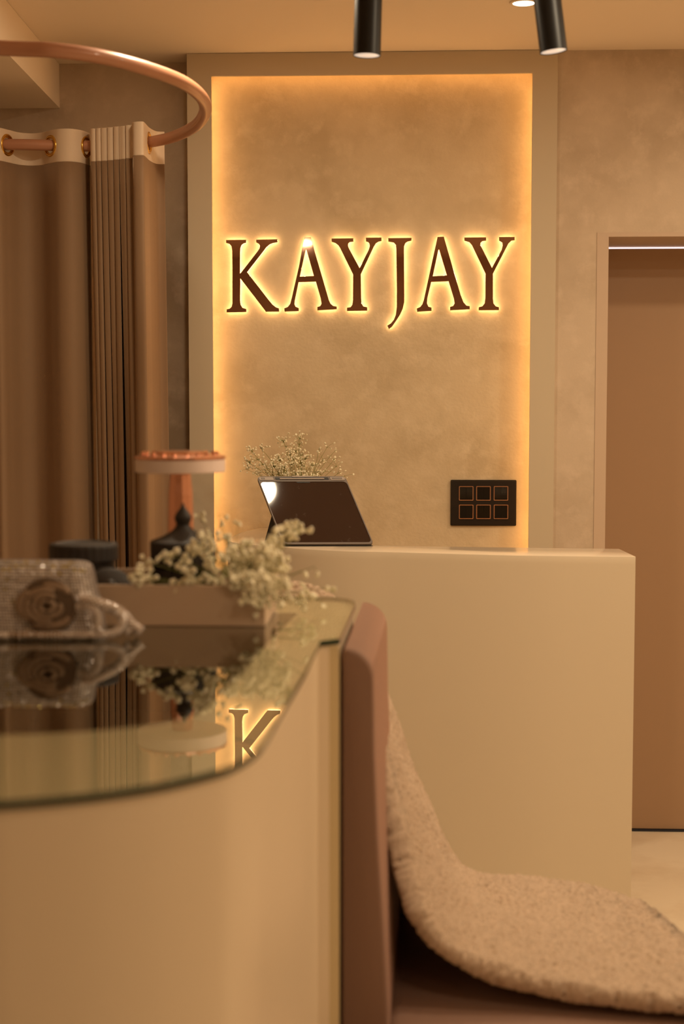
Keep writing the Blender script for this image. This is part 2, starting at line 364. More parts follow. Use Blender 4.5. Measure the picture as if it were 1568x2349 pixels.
for cx, k in ((.10, 3), (.90, 8)):
    g = tpoly('corner_grip', roundrect(Wd*.16, .0105, .003, cx=Wd*cx, cy=zt), .0031, .0045, M['tablight'])
    for i in range(k):
        tpoly('slot', roundrect(.0016, .006, .0006, n=2, cx=Wd*cx+(i-k/2)*.0038*(1 if k > 4 else 1)-(0.008 if k < 4 else 0), cy=zt), .0046, .005, M['tabdark'], g)
# kickstand: a folded flap behind
h1 = BL+V*(Hd*.45)+U*.004-N*.010; h2 = BL+V*(Hd*.45)+U*(Wd-.004)-N*.010
f1 = pz(604, 1252, ZD); f1 = Vector((f1.x, 4.53, ZD+.002)); f1x = py(606, 1250, 4.53); f1.x = f1x.x
f2 = f1+U*(Wd*.96); f2.z = ZD+.002
bm = bmesh.new(); nn = (h2-h1).cross(f1-h1).normalized()*.003
q = [bm.verts.new(p) for p in (h1, h2, f2, f1)]; q2 = [bm.verts.new(p+nn) for p in (h1, h2, f2, f1)]
for i in range(4): bm.faces.new((q[i], q[(i+1) % 4], q2[(i+1) % 4], q2[i]))
bm.faces.new(q); bm.faces.new(q2[::-1])
# base flap on the desk, joining the stand foot and the tablet foot
bmesh.ops.recalc_face_normals(bm, faces=bm.faces[:])
link('kickstand', fin(bm), M['tabdark'], tb)
bm = bmesh.new(); q = [Vector((p.x, p.y, ZD+.0005)) for p in (BL+U*.004, BR-U*.004, f2, f1)]
lo = [bm.verts.new(p) for p in q]; hi = [bm.verts.new(p+Vector((0, 0, .002))) for p in q]
for i in range(4): bm.faces.new((lo[i], lo[(i+1) % 4], hi[(i+1) % 4], hi[i]))
bm.faces.new(lo[::-1]); bm.faces.new(hi); bmesh.ops.recalc_face_normals(bm, faces=bm.faces[:])
link('base_flap', fin(bm), M['tabdark'], tb)
# side triangle gusset (the dark folded side seen at left)
bm = bmesh.new(); a = BL-N*.010+U*.002; pts = [a+V*(Hd*.45), a, f1]
lo = [bm.verts.new(p) for p in pts]; hi = [bm.verts.new(p+U*.003) for p in pts]
bm.faces.new(lo); bm.faces.new(hi[::-1])
for i in range(3): bm.faces.new((lo[i], lo[(i+1) % 3], hi[(i+1) % 3], hi[i]))
bmesh.ops.recalc_face_normals(bm, faces=bm.faces[:]); link('stand_gusset', fin(bm), M['tabdark'], tb)
# ------------------------------------------------------------------ switch plate
a = py(1033, 1100.5, YB); b = py(1183, 1206, YB); sx0, sx1, sz1, sz0 = a.x, b.x, a.z, b.z
sp = empty('switch_plate', ((sx0+sx1)/2, YB, (sz0+sz1)/2), 'black twelve-module switch plate with copper-edged rockers on the wall above the desk', 'switch plate')
UX, UZ, UY = Vector((1, 0, 0)), Vector((0, 0, 1)), Vector((0, -1, 0))
bm = bmesh.new(); fa, fb = xprism(bm, roundrect(sx1-sx0, sz1-sz0, .004), 0, .009, sp.location, UX, UZ, UY)
bmesh.ops.bevel(bm, geom=list(fb.edges), offset=.003, segments=3, affect='EDGES')
link('plate', fin(bm), M['plate'], sp, 40)
pw = (sx1-sx0)/150.
for i, cx in enumerate((1068.5, 1108, 1148)):
    for j, cy in enumerate((1131.3, 1173.5)):
        c = py(cx, cy, YB); s = 33*pw
        bm = bmesh.new(); o1 = roundrect(s, s, .0025, 3); o2 = roundrect(s-.005, s-.005, .0012, 3); n = len(o1)
        L = []
        for P, h in ((o1, .009), (o1, .0115), (o2, .0115), (o2, .0085)):
            L.append([bm.verts.new((c.x+p[0], YB-h, c.z+p[1])) for p in P])
        for P, Q in zip(L, L[1:]):
            for k in range(n): bm.faces.new((P[k], P[(k+1) % n], Q[(k+1) % n], Q[k]))
        bmesh.ops.recalc_face_normals(bm, faces=bm.faces[:])
        fm = link('bezel', fin(bm), M['rose'], sp)
        for sd in (-1, 1):
            hw = (s-.0055)/2-.0002; x0 = c.x+(0.0003 if sd > 0 else -hw-.0003); bm = bmesh.new()
            tilt = .0012 if (i+j) % 2 else -.0012
            zt_, zb_ = c.z+hw, c.z-hw
            vs = [bm.verts.new(p) for p in ((x0, YB-.009, zb_), (x0+hw, YB-.009, zb_), (x0+hw, YB-.009, zt_), (x0, YB-.009, zt_),
                  (x0, YB-.0108-tilt, zb_+.0006), (x0+hw, YB-.0108-tilt, zb_+.0006), (x0+hw, YB-.0108+tilt, zt_-.0012), (x0, YB-.0108+tilt, zt_-.0012))]
            for f in ((0, 1, 2, 3), (4, 5, 6, 7), (0, 1, 5, 4), (1, 2, 6, 5), (2, 3, 7, 6), (3, 0, 4, 7)): bm.faces.new([vs[k] for k in f])
            bmesh.ops.recalc_face_normals(bm, faces=bm.faces[:])
            link('rocker', fin(bm), M['rocker'], fm)
# ------------------------------------------------------------------ blossoms and bouquets
rnd = random.Random(7)
def blossom_mesh(r, seed, sub=1):
    rr = random.Random(seed); bm = bmesh.new()
    bmesh.ops.create_icosphere(bm, subdivisions=sub+1 if sub else 1, radius=r)
    for v in bm.verts:
        a = math.atan2(v.co.y, v.co.x); k = 1+.22*math.cos(5*a+seed)*(1-abs(v.co.z)/r)+rr.uniform(-.10, .10)
        v.co *= k; v.co.z *= .72
        if v.co.z > r*.45: v.co.z -= r*.35
    return fin(bm)
class Bouquet:
    def __init__(s, name, loc, label, group=None):
        s.root = empty(name, loc, label, 'flowers', group); s.bm = bmesh.new(); s.pts = []
    def stem(s, a, b, r0, r1, sag=.0, n=6):
        a, b = Vector(a), Vector(b); m = (a+b)/2+Vector((rnd.uniform(-1, 1), rnd.uniform(-1, 1), 0))*(b-a).length*.06+Vector((0, 0, sag))
        P = [(1-t)**2*a+2*t*(1-t)*m+t*t*b for t in [k/n for k in range(n+1)]]
        tube(s.bm, P, [r0+(r1-r0)*k/n for k in range(n+1)], n=4); return P
    def spray(s, base, target, count, spread, r0=.0012, depth=.6, up=.4):
        P = s.stem(base, target, r0, .0006, sag=.01)
        for i in range(count):
            p = P[rnd.randint(2, len(P)-1)] if rnd.random() < .3 else P[-1]
            d = Vector((rnd.gauss(0, 1), rnd.gauss(0, depth), rnd.gauss(up, .8)))*spread*.6
            if d.length > spread*2: d *= spread*2/d.length
            q = p+d; mid = p+d*.5+Vector((rnd.uniform(-1, 1), rnd.uniform(-1, 1), rnd.uniform(-.3, 1)))*spread*.12
            tube(s.bm, [p-d*.12, mid, q], [.0005, .00035, .0003], n=3); s.pts.append(q)
    def finish(s, meshes, m, limit=300):
        st = link('stems', fin(s.bm), M['stem'], s.root); st['kind'] = 'stuff'
        bm = None; inv = s.root.location.copy()
        for i, p in enumerate(s.pts):
            me = meshes[i % len(meshes)]; e = (rnd.uniform(0, 1.6), rnd.uniform(0, 1.6), rnd.uniform(0, 6)); k = rnd.uniform(.7, 1.15)
            if i < limit:
                o = bpy.data.objects.new('blossom', me); COL.objects.link(o); o.parent = s.root; o.location = p-inv; o.rotation_euler = e; o.scale = (k, k, k)
            else:
                if bm is None: bm = bmesh.new()
                n0 = len(bm.verts); bm.from_mesh(me); bm.verts.ensure_lookup_table()
                bmesh.ops.transform(bm, matrix=Matrix.Translation(p) @ Matrix.LocRotScale(None, __import__('mathutils').Euler(e), (k, k, k)), verts=bm.verts[n0:])
        if bm is not None: link('blossoms', fin(bm), m, s.root)['kind'] = 'stuff'
def bmeshes(r, n, m, sub):
    out = []
    for i in range(n):
        me = blossom_mesh(r, i+3, sub); me.materials.append(m); out.append(me)
    return out
# flowers in a vase behind the tablet
vb = Vector((pz(688, 1226, ZD).x, 4.80, ZD+.0005))
vs_ = empty('vase', vb, 'small ceramic vase hidden behind the tablet, holding the fine white flowers', 'vase')
link('vase_body', latm([(.001, 0), (.03, 0), (.045, .02), (.052, .05), (.045, .085), (.03, .105), (.033, .118), (.030, .118), (.026, .104), (.04, .083), (.046, .05), (.001, .01)], vb), M['vase'], vs_, 40)
bq = Bouquet('gypsophila_bunch', vb+Vector((0, 0, .03)), "sharp bunch of tiny baby's breath flowers rising behind the tablet")
base = vb+Vector((0, 0, .10))
T = [(578,1032,14),(590,1050,12),(565,1072,12),(572,1058,10),(598,1024,8),(650,1008,13),(656,1020,8),(688,1002,10),(686,1016,12),(678,1032,10),(692,1040,10),(668,1062,26),(690,1062,26),(650,1072,22),(628,1068,20),(610,1080,18),(640,1084,20),(700,1078,20),(715,1066,16),(732,1026,8),(741,1050,7),(750,1022,4),(766,1050,7),(771,1066,6),(775,1082,6),(790,1088,4),(770,1028,2),(590,1082,12),(720,1086,14),(672,1050,12),(735,1084,6),(640,1052,16),(700,1050,14),(655,1082,22),(682,1086,22),(622,1087,14),(665,1040,10),(710,1088,14),(605,1062,12)]
for (a, b, k) in T:
    Yt = 4.80+rnd.uniform(-.05, .05); p = py(a, b+4, Yt)
    bq.spray(base+Vector((rnd.uniform(-.012, .012), rnd.uniform(-.01, .01), 0)), p, int(k*2) if k > 8 else k+2, .018 if k > 3 else .008, r0=.0011)
bq.finish(bmeshes(.0036, 6, M['bloss'], 0), M['bloss'])
# ------------------------------------------------------------------ curtain rail and curtains
ZR = 2.229
rp = [pz(a, b, ZR) for a, b in ((0,110),(133,116),(265,137),(398,179),(455,215),(471,250),(452,285),(410,309),(365,322),(300,331),(200,335),(66,332))]
far = rp[-1]; near = rp[0]
rp += [Vector((-1.33, 4.60, ZR)), Vector((-1.60, 4.45, ZR)), Vector((-1.76, 4.15, ZR)), Vector((-1.76, 3.75, ZR)), Vector((-1.58, 3.42, ZR)), Vector((-1.25, 3.24, ZR))]
RP = catmull(rp, 14, closed=True)
bm = bmesh.new(); tube(bm, RP, .0162, n=20, closed=True)
rl = link('curtain_rail', fin(bm), M['copperpaint'], None, True)
rl = tag(rl, 'thick copper-painted ring rail hanging in the upper left corner, carrying the curtains', 'curtain rail')
bm = bmesh.new()
def ring_far_y(x):     # Y of the far half of the ring at pixel column x
    best = None
    for p in RP:
        if p.y < 4.0: continue
        r = (p-Vector((0, 0, CAMZ))); c, s = math.cos(YAW), math.sin(YAW)
        vx, vy = c*r.x+s*r.y, -s*r.x+c*r.y; cp, s2 = math.cos(PITCH), math.sin(PITCH)
        d = vy*cp-r.z*s2; px = 784+F*vx/d
        if best is None or abs(px-x) < best[0]: best = (abs(px-x), p.y)
    return best[1]
def cloth(name, path, rows, m, parent, thick=.0015, holes=(), cellh=None, shear=None):
    "path: list of plan points (Vector2-like); rows: list of z; holes: (index position point, radius, z)"
    bm = bmesh.new(); grid = []
    for z in rows:
        row = []
        for i, p in enumerate(path):
            dx, dy = shear(i/(len(path)-1), z) if shear else (0, 0)
            row.append(bm.verts.new((p[0]+dx, p[1]+dy, z)))
        grid.append(row)
    arc = [0]
    for a, b in zip(path, path[1:]): arc.append(arc[-1]+math.dist(a, b))
    for j in range(len(rows)-1):
        for i in range(len(path)-1):
            cs = (arc[i]+arc[i+1])/2; cz = (rows[j]+rows[j+1])/2
            if any((cs-h[0])**2+(cz-h[1])**2 < h[2]**2 for h in holes): continue
            bm.faces.new((grid[j][i], grid[j][i+1], grid[j+1][i+1], grid[j+1][i]))
    bm.verts.ensure_lookup_table()
    for v in [v for v in bm.verts if not v.link_faces]: bm.verts.remove(v)
    bmesh.ops.recalc_face_normals(bm, faces=bm.faces[:])
    o = link(name, fin(bm), m, parent, True)
    md = o.modifiers.new('thick', 'SOLIDIFY'); md.thickness = thick; md.offset = 0
    return o, arc
def resample(P, step):
    arc = [0]
    for a, b in zip(P, P[1:]): arc.append(arc[-1]+math.dist(a, b))
    n = int(arc[-1]/step); out = []; j = 0
    for k in range(n+1):
        s = arc[-1]*k/n
        while j < len(arc)-2 and arc[j+1] < s: j += 1
        t = (s-arc[j])/max(1e-9, arc[j+1]-arc[j]); out.append((P[j][0]*(1-t)+P[j+1][0]*t, P[j][1]*(1-t)+P[j+1][1]*t))
    return out, arc[-1]
HZ1, HZ0 = ZR+.043, ZR-.052
def eyelet(parent, p, tang, r=.0285):
    t = Vector((tang[0], tang[1], 0)).normalized(); nrm = Vector((-t.y, t.x, 0)); up = Vector((0, 0, 1))
    for rad, tr, off in ((r, .0042, 0), (r-.0055, .0022, .0)):
        bm = bmesh.new(); tube(bm, [Vector((p[0], p[1], ZR-.002))+(t*math.cos(a)+up*math.sin(a))*rad for a in [2*PI*k/40 for k in range(40)]], tr, n=8, closed=True)
        link('eyelet', fin(bm), M['gold'], parent, True)
def build_curtain(label, P, eyes, shear=None, dense=.0025):
    path = [(v.x, v.y) for v in catmull([(p[0], p[1], 0) for p in P], 10)]
    path, L = resample(path, dense)
    t = empty('curtain', (path[len(path)//2][0], path[len(path)//2][1], 0), label, 'curtain', 'curtains of the round trial room')
    arc = [0]
    for a, b in zip(path, path[1:]): arc.append(arc[-1]+math.dist(a, b))
    holes = []
    for e in eyes:
        i = min(range(len(path)), key=lambda k: math.dist(path[k], e)); holes.append((arc[i], ZR-.002, .027))
        a, b = path[max(0, i-4)], path[min(len(path)-1, i+4)]; eyelet(t, path[i], (b[0]-a[0], b[1]-a[1]))
    rows = [HZ0+(HZ1-HZ0)*k/38 for k in range(39)]
    hd, _ = cloth('header_band', path, rows, M['head'], t, .0022, holes, shear=None)
    rows = [.015+(HZ0-.015)*k/24 for k in range(25)]
    cloth('fabric', path, rows, M['curt'], t, .0018, (), shear=shear)
    # hem stitch lines along both header edges
    for z in (HZ1-.001, HZ0+.002):
        bm = bmesh.new(); tube(bm, [(p[0], p[1], z) for p in path[::3]], .0014, n=5); link('piping', fin(bm), M['head'], t, True)
    return t
def cw(px, off):   # plan point at pixel column px, off metres behind the rail
    Y = ring_far_y(px)+off; p = py(px, 333, Y); return (p.x, p.y)
P = [(-1.62, 4.36), (-1.50, 4.50), (-1.42, 4.44)]+[cw(-75, .045), cw(-40, .0), cw(-8, -.035), cw(17, .0), cw(42, .045), cw(68, .062), cw(95, .045), cw(116, .0), cw(135, -.032), cw(160, -.040), cw(183, -.022), cw(197, .010), cw(206, .045), cw(212, .085)]
build_curtain('brown eyelet curtain spread flat at the far left, in wide waves', P, [cw(17, 0), cw(116, 0), cw(197, .010)])
fp = [208, 220, 232, 246, 260, 273, 288, 304]; P = []
for a, b in zip(fp, fp[1:]):
    k = (a-208)/96; f = -.045-.035*k
    for x, o in ((a, .03), (a+.5, f+.012), (a+3, f+.001), (b-3, f), (b-1.2, f+.008), (b-2.0, .02), (b-3.2, .045)): P.append(cw(x, o+rnd.uniform(-.002, .002)))
P += [cw(304, -.05), cw(304.5, -.10), (cw(309, -.118)), cw(326, -.112), cw(331, -.09), cw(336, -.045), cw(341, .0), cw(350, .055), cw(360, .10), cw(377, .13)]
def shr(u, z):
    k = (HZ0-z)/HZ0; ph = 11*u
    return ((.022*k if u < .75 else .014*k)+.006*math.sin(ph*3+1)*k, .014*math.sin(ph*2.1)*k)
build_curtain('brown eyelet curtain gathered in narrow folds beside the glowing niche', P, [cw(341, 0)], shear=shr)
# ------------------------------------------------------------------ ceiling track spots and downlight
def spot(px, pyy, Y, lean, label, L=.21, rad=.0300):
    c = py(px, pyy, Y); rot = Matrix.Rotation(lean, 3, 'Y')
    t = empty('track_spotlight', (c.x, c.y, CE), label, 'spotlight', 'black track spotlights')
    ax = rot @ Vector((0, 0, 1))
    link('housing', latm([(rad-.0022, .012), (rad-.0018, .0), (rad, .0), (rad, L), (rad-.004, L+.003), (.001, L+.003)], c, 40, rot), M['black'], t, 35)
    link('reflector', latm([(rad-.002, .0015), (rad*.80, .022), (rad*.45, .05), (.001, .055)], c, 32, rot), M['reflector'], t, True)
    link('bulb', latm([(.001, .046), (.010, .046), (.010, .052), (.001, .053)], c, 20, rot), M['bulb'], t)
    top = c+ax*(L+.003); bm = bmesh.new(); tube(bm, [top-ax*.02, top+Vector((0, 0, .03)), Vector((top.x, top.y, CE-.024))], .008, n=12); link('stem', fin(bm), M['black'], t, True)
    s = c+ax*.13; link('bracket', boxm(s.x+.004, s.x+.013, s.y-rad-.004, s.y-rad+.004, s.z-.012, s.z+.05, bev=.001), M['black'], t)
    l = bpy.data.lights.new('spot_beam', 'SPOT'); l.energy = 14; l.color = (1, .74, .46); l.spot_size = R(75); l.spot_blend = .8; l.shadow_soft_size = .02
    o = bpy.data.objects.new('spot_beam', l); COL.objects.link(o); o.parent = t; o.location = c+ax*.004-t.location; o.rotation_euler = (0, lean, 0)
    return top
t1 = spot(841, 128, 3.48, R(1.5), 'black cylinder track spotlight hanging straight above the middle of the sign')
t2 = spot(1269, 118.5, 3.50, R(-7.5), 'black cylinder track spotlight tilted to the left, above the right side of the sign')
tk = link('light_track', boxm(-.9, 1.6, t1.y-.017, t1.y+.017, CE-.024, CE-.0005, bev=.001), M['black'])
tag(tk, 'black ceiling track carrying the two cylinder spotlights', 'light track')
c = pz(1201, 5, CE)
dl = empty('recessed_downlight', (c.x, c.y, CE), 'small round lit downlight in the ceiling beside the tilted spotlight', 'downlight')
bm = bmesh.new(); lathe(bm, [(.030, CE-.0005), (.031, CE-.004), (.038, CE-.004), (.040, CE-.0005)], (c.x, c.y, 0), 40); bmesh.ops.recalc_face_normals(bm, faces=bm.faces[:])
link('trim_ring', fin(bm), M['ceil'], dl, True)
link('diffuser', latm([(.001, CE-.0035), (.030, CE-.0035), (.030, CE-.0008), (.001, CE-.0007)], (c.x, c.y, 0), 40), M['bulb'], dl)
# ------------------------------------------------------------------ glass-topped display case
ZG = 1.115; TG = .0085
g = [(0,1838),(120,1829),(250,1815),(380,1794),(500,1765),(550,1745),(590,1718),(612,1690),(640,1640),(670,1590),(700,1540),(718,1503),(735,1470)]
g = [pz(a, b, ZG) for a, b in g]; g = [Vector((v.x, v.y, 0)) for v in catmull(g, 4)]
left = [Vector((a, b, 0)) for a, b in ((-1.37, 2.945), (-1.47, 2.85), (-1.47, 1.87), (-1.34, 1.58), (-1.04, 1.455), (-.72, 1.418), (-.55, 1.418))]
back = [Vector((a, b, 0)) for a, b in ((-.1224, 2.431), (-.1145, 2.844), (-.1188, 2.887), (-.134, 2.920), (-.161, 2.940), (-.213, 2.946))]
GO = [(p.x, p.y) for p in left+g+back]
def inset(P, d):
    n = len(P); A = sum(P[i][0]*P[(i+1) % n][1]-P[(i+1) % n][0]*P[i][1] for i in range(n)); s = 1 if A > 0 else -1; out = []
    for i in range(n):
        p0, p1, p2 = Vector(P[i-1]), Vector(P[i]), Vector(P[(i+1) % n]); a = (p1-p0).normalized(); b = (p2-p1).normalized()
        na = Vector((-a.y, a.x))*s; nb = Vector((-b.y, b.x))*s; m = (na+nb); m = m/max(.6, m.dot(m)/2) if m.length > .01 else na
        q = p1+m*d; out.append((q.x, q.y))
    return out
cs = empty('display_case', (-.7, 2.1, 0), 'curved cream display case with a mirror-like glass top in the left foreground', 'display case')
bm = bmesh.new(); sides, top = prism(bm, GO, ZG-TG, ZG)
gl = link('glass_top', fin(bm), [M['glass'], M['glassb'], M['glassedge']], cs)
for p in gl.data.polygons: p.material_index = 0 if p.normal.z > .5 else (1 if p.normal.z < -.5 else 2)
tag(gl, 'clear glass top with a dark green edge')
OUT = inset(GO, .004)
ZB = ZG-TG-.0005
inn_ = [(-1.34, 2.78), (-1.34, 2.0), (-1.24, 1.84), (-1.0, 1.76), (-.65, 1.745), (-.46, 1.76), (-.345, 1.80), (-.275, 1.87), (-.255, 2.02), (-.235, 2.45), (-.215, 2.78)]
inn_ = [(v.x, v.y) for v in catmull([(p[0], p[1], 0) for p in inn_], 4, closed=False)]
bm = bmesh.new()
ol = [bm.verts.new((p[0], p[1], ZB)) for p in OUT]; il = [bm.verts.new((p[0], p[1], ZB)) for p in inn_]
eo = [bm.edges.new((ol[i], ol[(i+1) % len(ol)])) for i in range(len(ol))]; ei = [bm.edges.new((il[i], il[(i+1) % len(il)])) for i in range(len(il))]
bmesh.ops.triangle_fill(bm, edges=eo+ei, use_beauty=True)
b2 = [bm.verts.new((p[0], p[1], .0)) for p in OUT]
for i in range(len(ol)): bm.faces.new((ol[i], b2[i], b2[(i+1) % len(ol)], ol[(i+1) % len(ol)]))
bmesh.ops.recalc_face_normals(bm, faces=bm.faces[:])
link('shell', fin(bm), M['case'], cs, 50)
bm = bmesh.new(); a = [bm.verts.new((p[0], p[1], ZB-.0002)) for p in inn_]; b = [bm.verts.new((p[0], p[1], ZB-.18)) for p in inn_]
for i in range(len(a)): bm.faces.new((a[i], a[(i+1) % len(a)], b[(i+1) % len(a)], b[i]))
bm.faces.new(b); link('well', fin(bm), M['casein'], cs)
link('edge_strip', boxm(-.1500, -.1228, 2.4235, 2.4285, .001, ZB-.001), M['casestrip'], cs)
# ------------------------------------------------------------------ tray with jars
tx0, tx1, ty0, ty1 = -.72, -.2513, 2.549, 2.797; tz = ZG+.0006; th = .0677; tt = .006
tr = empty('display_tray', ((tx0+tx1)/2, (ty0+ty1)/2, ZG), 'mauve-brown open display tray on the glass, holding black jars and flowers', 'tray')
link('base', boxm(tx0+tt+.0003, tx1-tt-.0003, ty0+tt+.0003, ty1-tt-.0003, tz, tz+.006), M['tray'], tr)
link('side_panel', boxm(tx0, tx1, ty0, ty0+tt, tz, tz+th, bev=.0012), M['tray'], tr)
link('side_panel', boxm(tx0, tx1, ty1-tt, ty1, tz, tz+th, bev=.0012), M['tray'], tr)
link('side_panel', boxm(tx0, tx0+tt, ty0+tt+.0002, ty1-tt-.0002, tz, tz+th, bev=.0012), M['tray'], tr)
bm = bmesh.new(); hy0, hy1, hz0, hz1 = 2.657, 2.736, tz+.0245, tz+.0475; a0, a1 = ty0+tt+.0002, ty1-tt-.0002
for (y0, y1, z0, z1) in ((a0, hy0, tz, tz+th), (hy1, a1, tz, tz+th), (hy0, hy1, tz, hz0), (hy0, hy1, hz1, tz+th)): box(bm, tx1-tt, tx1, y0, y1, z0, z1)
link('handle_panel', fin(bm), M['tray'], tr)
TZ = tz+.0065; q_ = 1.44
c = py(420, 1250, 2.70); jc = Vector((c.x, 2.70, TZ))
jr = empty('lidded_jar', jc, 'black lidded jar with a pointed finial, behind the flowers in the tray', 'jar')
zl = (py(420, 1246, 2.65).z-TZ)/q_
link('jar_body', latm([(.001, 0), (.036, 0), (.0385, .004), (.0385, zl-.033), (.034, zl-.030), (.001, zl-.030)], jc, 48, flute=.012, sc=q_), M['jar'], jr)
link('lid', latm(smoothprof([(.0395, zl-.029), (.0400, zl-.004), (.0385, zl), (.030, zl+.003), (.020, zl+.008), (.012, zl+.0135), (.008, zl+.019)], 4)+[(.001, zl+.019)], jc, 40, sc=q_), M['jarm'], jr, 50)
link('finial', latm(smoothprof([(.006, zl+.017), (.0085, zl+.021), (.0102, zl+.026), (.0100, zl+.0295), (.0075, zl+.034), (.004, zl+.0385), (.002, zl+.042), (.0004, zl+.046)], 4), jc, 28, sc=q_), M['jarm'], jr, True)
c = py(189, 1260, 2.69); tc_ = Vector((c.x, 2.70, TZ)); zl = (py(189, 1252, 2.64).z-TZ)/q_
tn = empty('round_tin', tc_, 'low round black tin behind the rhinestone bag, at the left of the tray', 'tin')
link('tin_body', latm([(.001, 0), (.038, 0), (.038, zl-.022), (.001, zl-.022)], tc_, 40, sc=q_), M['jar'], tn, 40)
link('lid', latm([(.0395, zl-.0215), (.0415, zl-.020), (.0415, zl-.004), (.040, zl-.001), (.034, zl), (.030, zl-.002), (.001, zl-.002)], tc_, 56, flute=.008, sc=q_), M['jarm'], tn)
c = py(252, 1322, 2.60); lc = Vector((c.x, 2.595, TZ+.044))
rt = Matrix.Rotation(R(62), 3, 'X') @ Matrix.Rotation(R(14), 3, 'Y')
po = empty('tin_lid', lc, 'round black domed lid leaning against the tins in the tray', 'lid')
link('dome', latm(smoothprof([(.028, -.006), (.029, .0), (.027, .006), (.019, .010), (.010, .013)], 4)+[(.001, .0135)], lc, 40, rt, sc=q_), M['jarm'], po, 50)
link('knob', latm(smoothprof([(.004, .0125), (.007, .015), (.008, .018), (.005, .021)], 3)+[(.001, .0215)], lc, 24, rt, sc=q_), M['jar'], po, True)
# ------------------------------------------------------------------ copper table lamp behind the tray
LY = 2.862
LC = py(413, 1050, LY); LC = Vector((LC.x, LY, ZG+.0005)); zt1 = py(413, 1052, LY).z-LC.z; zb1 = py(413, 1082, LY).z-LC.z
rd = 104/(F/LY)
lm = empty('table_lamp', LC, 'small copper table lamp with a flat white disc shade, standing behind the tray', 'lamp')
link('base', latm([(.001, 0), (.049, 0), (.051, .004), (.048, .009), (.026, .014), (.001, .014)], LC, 40), M['copper'], lm, 40)
link('stem', latm([(.0265, .0135), (.0255, .07), (.0225, zb1-.04), (.0190, zb1-.0005)], LC, 10), M['copper'], lm)
link('shade', latm([(.001, zb1), (rd-.0015, zb1), (rd, zb1+.0015), (rd, zt1-.001), (.001, zt1-.001)], LC, 64), M['opal'], lm, 40)
link('cap', latm([(.001, zt1), (rd+.001, zt1), (rd+.001, zt1+.005), (rd*.9, zt1+.0075), (rd*.62, zt1+.0085), (rd*.56, zt1+.014), (.001, zt1+.015)], LC, 28, flute=.006), M['copper'], lm)
for k in range(20):
    a = 2*PI*k/20; p = LC+Vector((math.cos(a)*rd*.82, math.sin(a)*rd*.82, zt1+.009))
    bm = bmesh.new(); bmesh.ops.create_icosphere(bm, subdivisions=1, radius=.005, matrix=Matrix.Translation(p)); link('stud', fin(bm), M['copper'], lm)
# ------------------------------------------------------------------ flowers lying in the tray (out of focus)
BM = bmeshes(.0060, 6, M['bloss'], 1)
b1_ = Bouquet('gypsophila_sprig', Vector((-.40, 2.59, TZ)), "blurred loose sprig of baby's breath in front of the finial jar")
b1_.root['group'] = "baby's breath in the tray"
base = Vector((-.29, 2.62, TZ+.03))
for (a, b, k) in ((310,1320,7),(325,1335,7),(335,1290,3),(350,1330,6),(375,1285,3),(400,1275,4),(415,1300,8),(430,1320,8),(440,1260,8),(450,1245,7),(470,1265,8),(445,1335,6),(480,1240,6),(485,1290,8),(395,1340,3),(425,1345,4)):
    b1_.spray(base, py(a, b, 2.556+rnd.uniform(-.012, .03)), k+2, .0125, r0=.0013, up=.2)
b1_.finish(BM, M['bloss'])
b2_ = Bouquet('gypsophila_bunch', Vector((-.295, 2.65, TZ)), "blurred dense bunch of baby's breath over the right end of the tray")
b2_.root['group'] = "baby's breath in the tray"
base = Vector((-.31, 2.68, TZ+.014))
for (a, b, k) in ((530,1270,14),(550,1290,18),(575,1300,18),(600,1310,18),(560,1330,18),(590,1345,18),(615,1335,16),(540,1315,14),(610,1370,12),(580,1375,10),(640,1300,14),(625,1280,14),(590,1270,12),(560,1255,10),(655,1345,10),(535,1345,8),(600,1390,6),(640,1250,7),(655,1225,7),(675,1215,7),(690,1200,6),(690,1220,6),(620,1235,6),(615,1250,6),(505,1210,3),(520,1240,4),(500,1180,2),(545,1205,2),(465,1195,3),(480,1215,3),(700,1360,8),(730,1375,5),(720,1300,2),(750,1350,3),(690,1385,6),(640,1380,6),(690,1310,2)):
    Yt = 2.60+rnd.uniform(-.03, .07) if b > 1255 else 2.68+rnd.uniform(-.04, .04)
    if b >= 1330: Yt = 2.528+rnd.uniform(-.008, .010)
    if a > 660 and b > 1330: Yt = 2.68+rnd.uniform(-.015, .04)
    q = py(a, b, Yt); q.z = max(q.z, ZG+.016)
    b2_.spray(base, q, int(k*1.7) if k > 6 else k, .0155 if k > 4 else .010, r0=.0013, up=.1)
for p in b2_.pts: p.z = max(p.z, ZG+.008)
b2_.finish(BM, M['bloss'])
# ------------------------------------------------------------------ rhinestone evening bag
BY = 2.455
bg = empty('evening_bag', (-.66, BY, ZG), 'silver rhinestone evening bag with a fabric rose, lying on the glass top', 'handbag')
bx0, bz0, bz1 = -.90, ZG+.001, py(150, 1287, BY).z
rt_, rb_ = py(207, 1290, BY).x, py(238, 1440, BY-.03).x
nu, nv = 60, 20
def bagp(u, v, side):
    x1 = rb_+(rt_-rb_)*v; x = bx0+(x1-bx0)*u; z = bz0+(bz1-bz0)*v
    ru = min(1, (1-u)*(x1-bx0)/.026); ru = math.sqrt(max(0, 1-(1-ru)**2)); rv = min(1, (1-v)/.16); rv = math.sqrt(max(0, 1-(1-rv)**2)); rl2 = min(1, v/.10); rl2 = .6+.4*math.sqrt(max(0, 1-(1-rl2)**2))
    th_ = .043*ru*rv*rl2+.0008; yc = BY+.017*v
    return Vector((x, yc-side*th_, z-.009*(1-ru)*(1 if v > .5 else -.3)))
bm = bmesh.new(); F0 = []; B0 = []
for j in range(nv+1):
    F0.append([bm.verts.new(bagp(i/nu, j/nv, 1)) for i in range(nu+1)]); B0.append([bm.verts.new(bagp(i/nu, j/nv, -1)) for i in range(nu+1)])
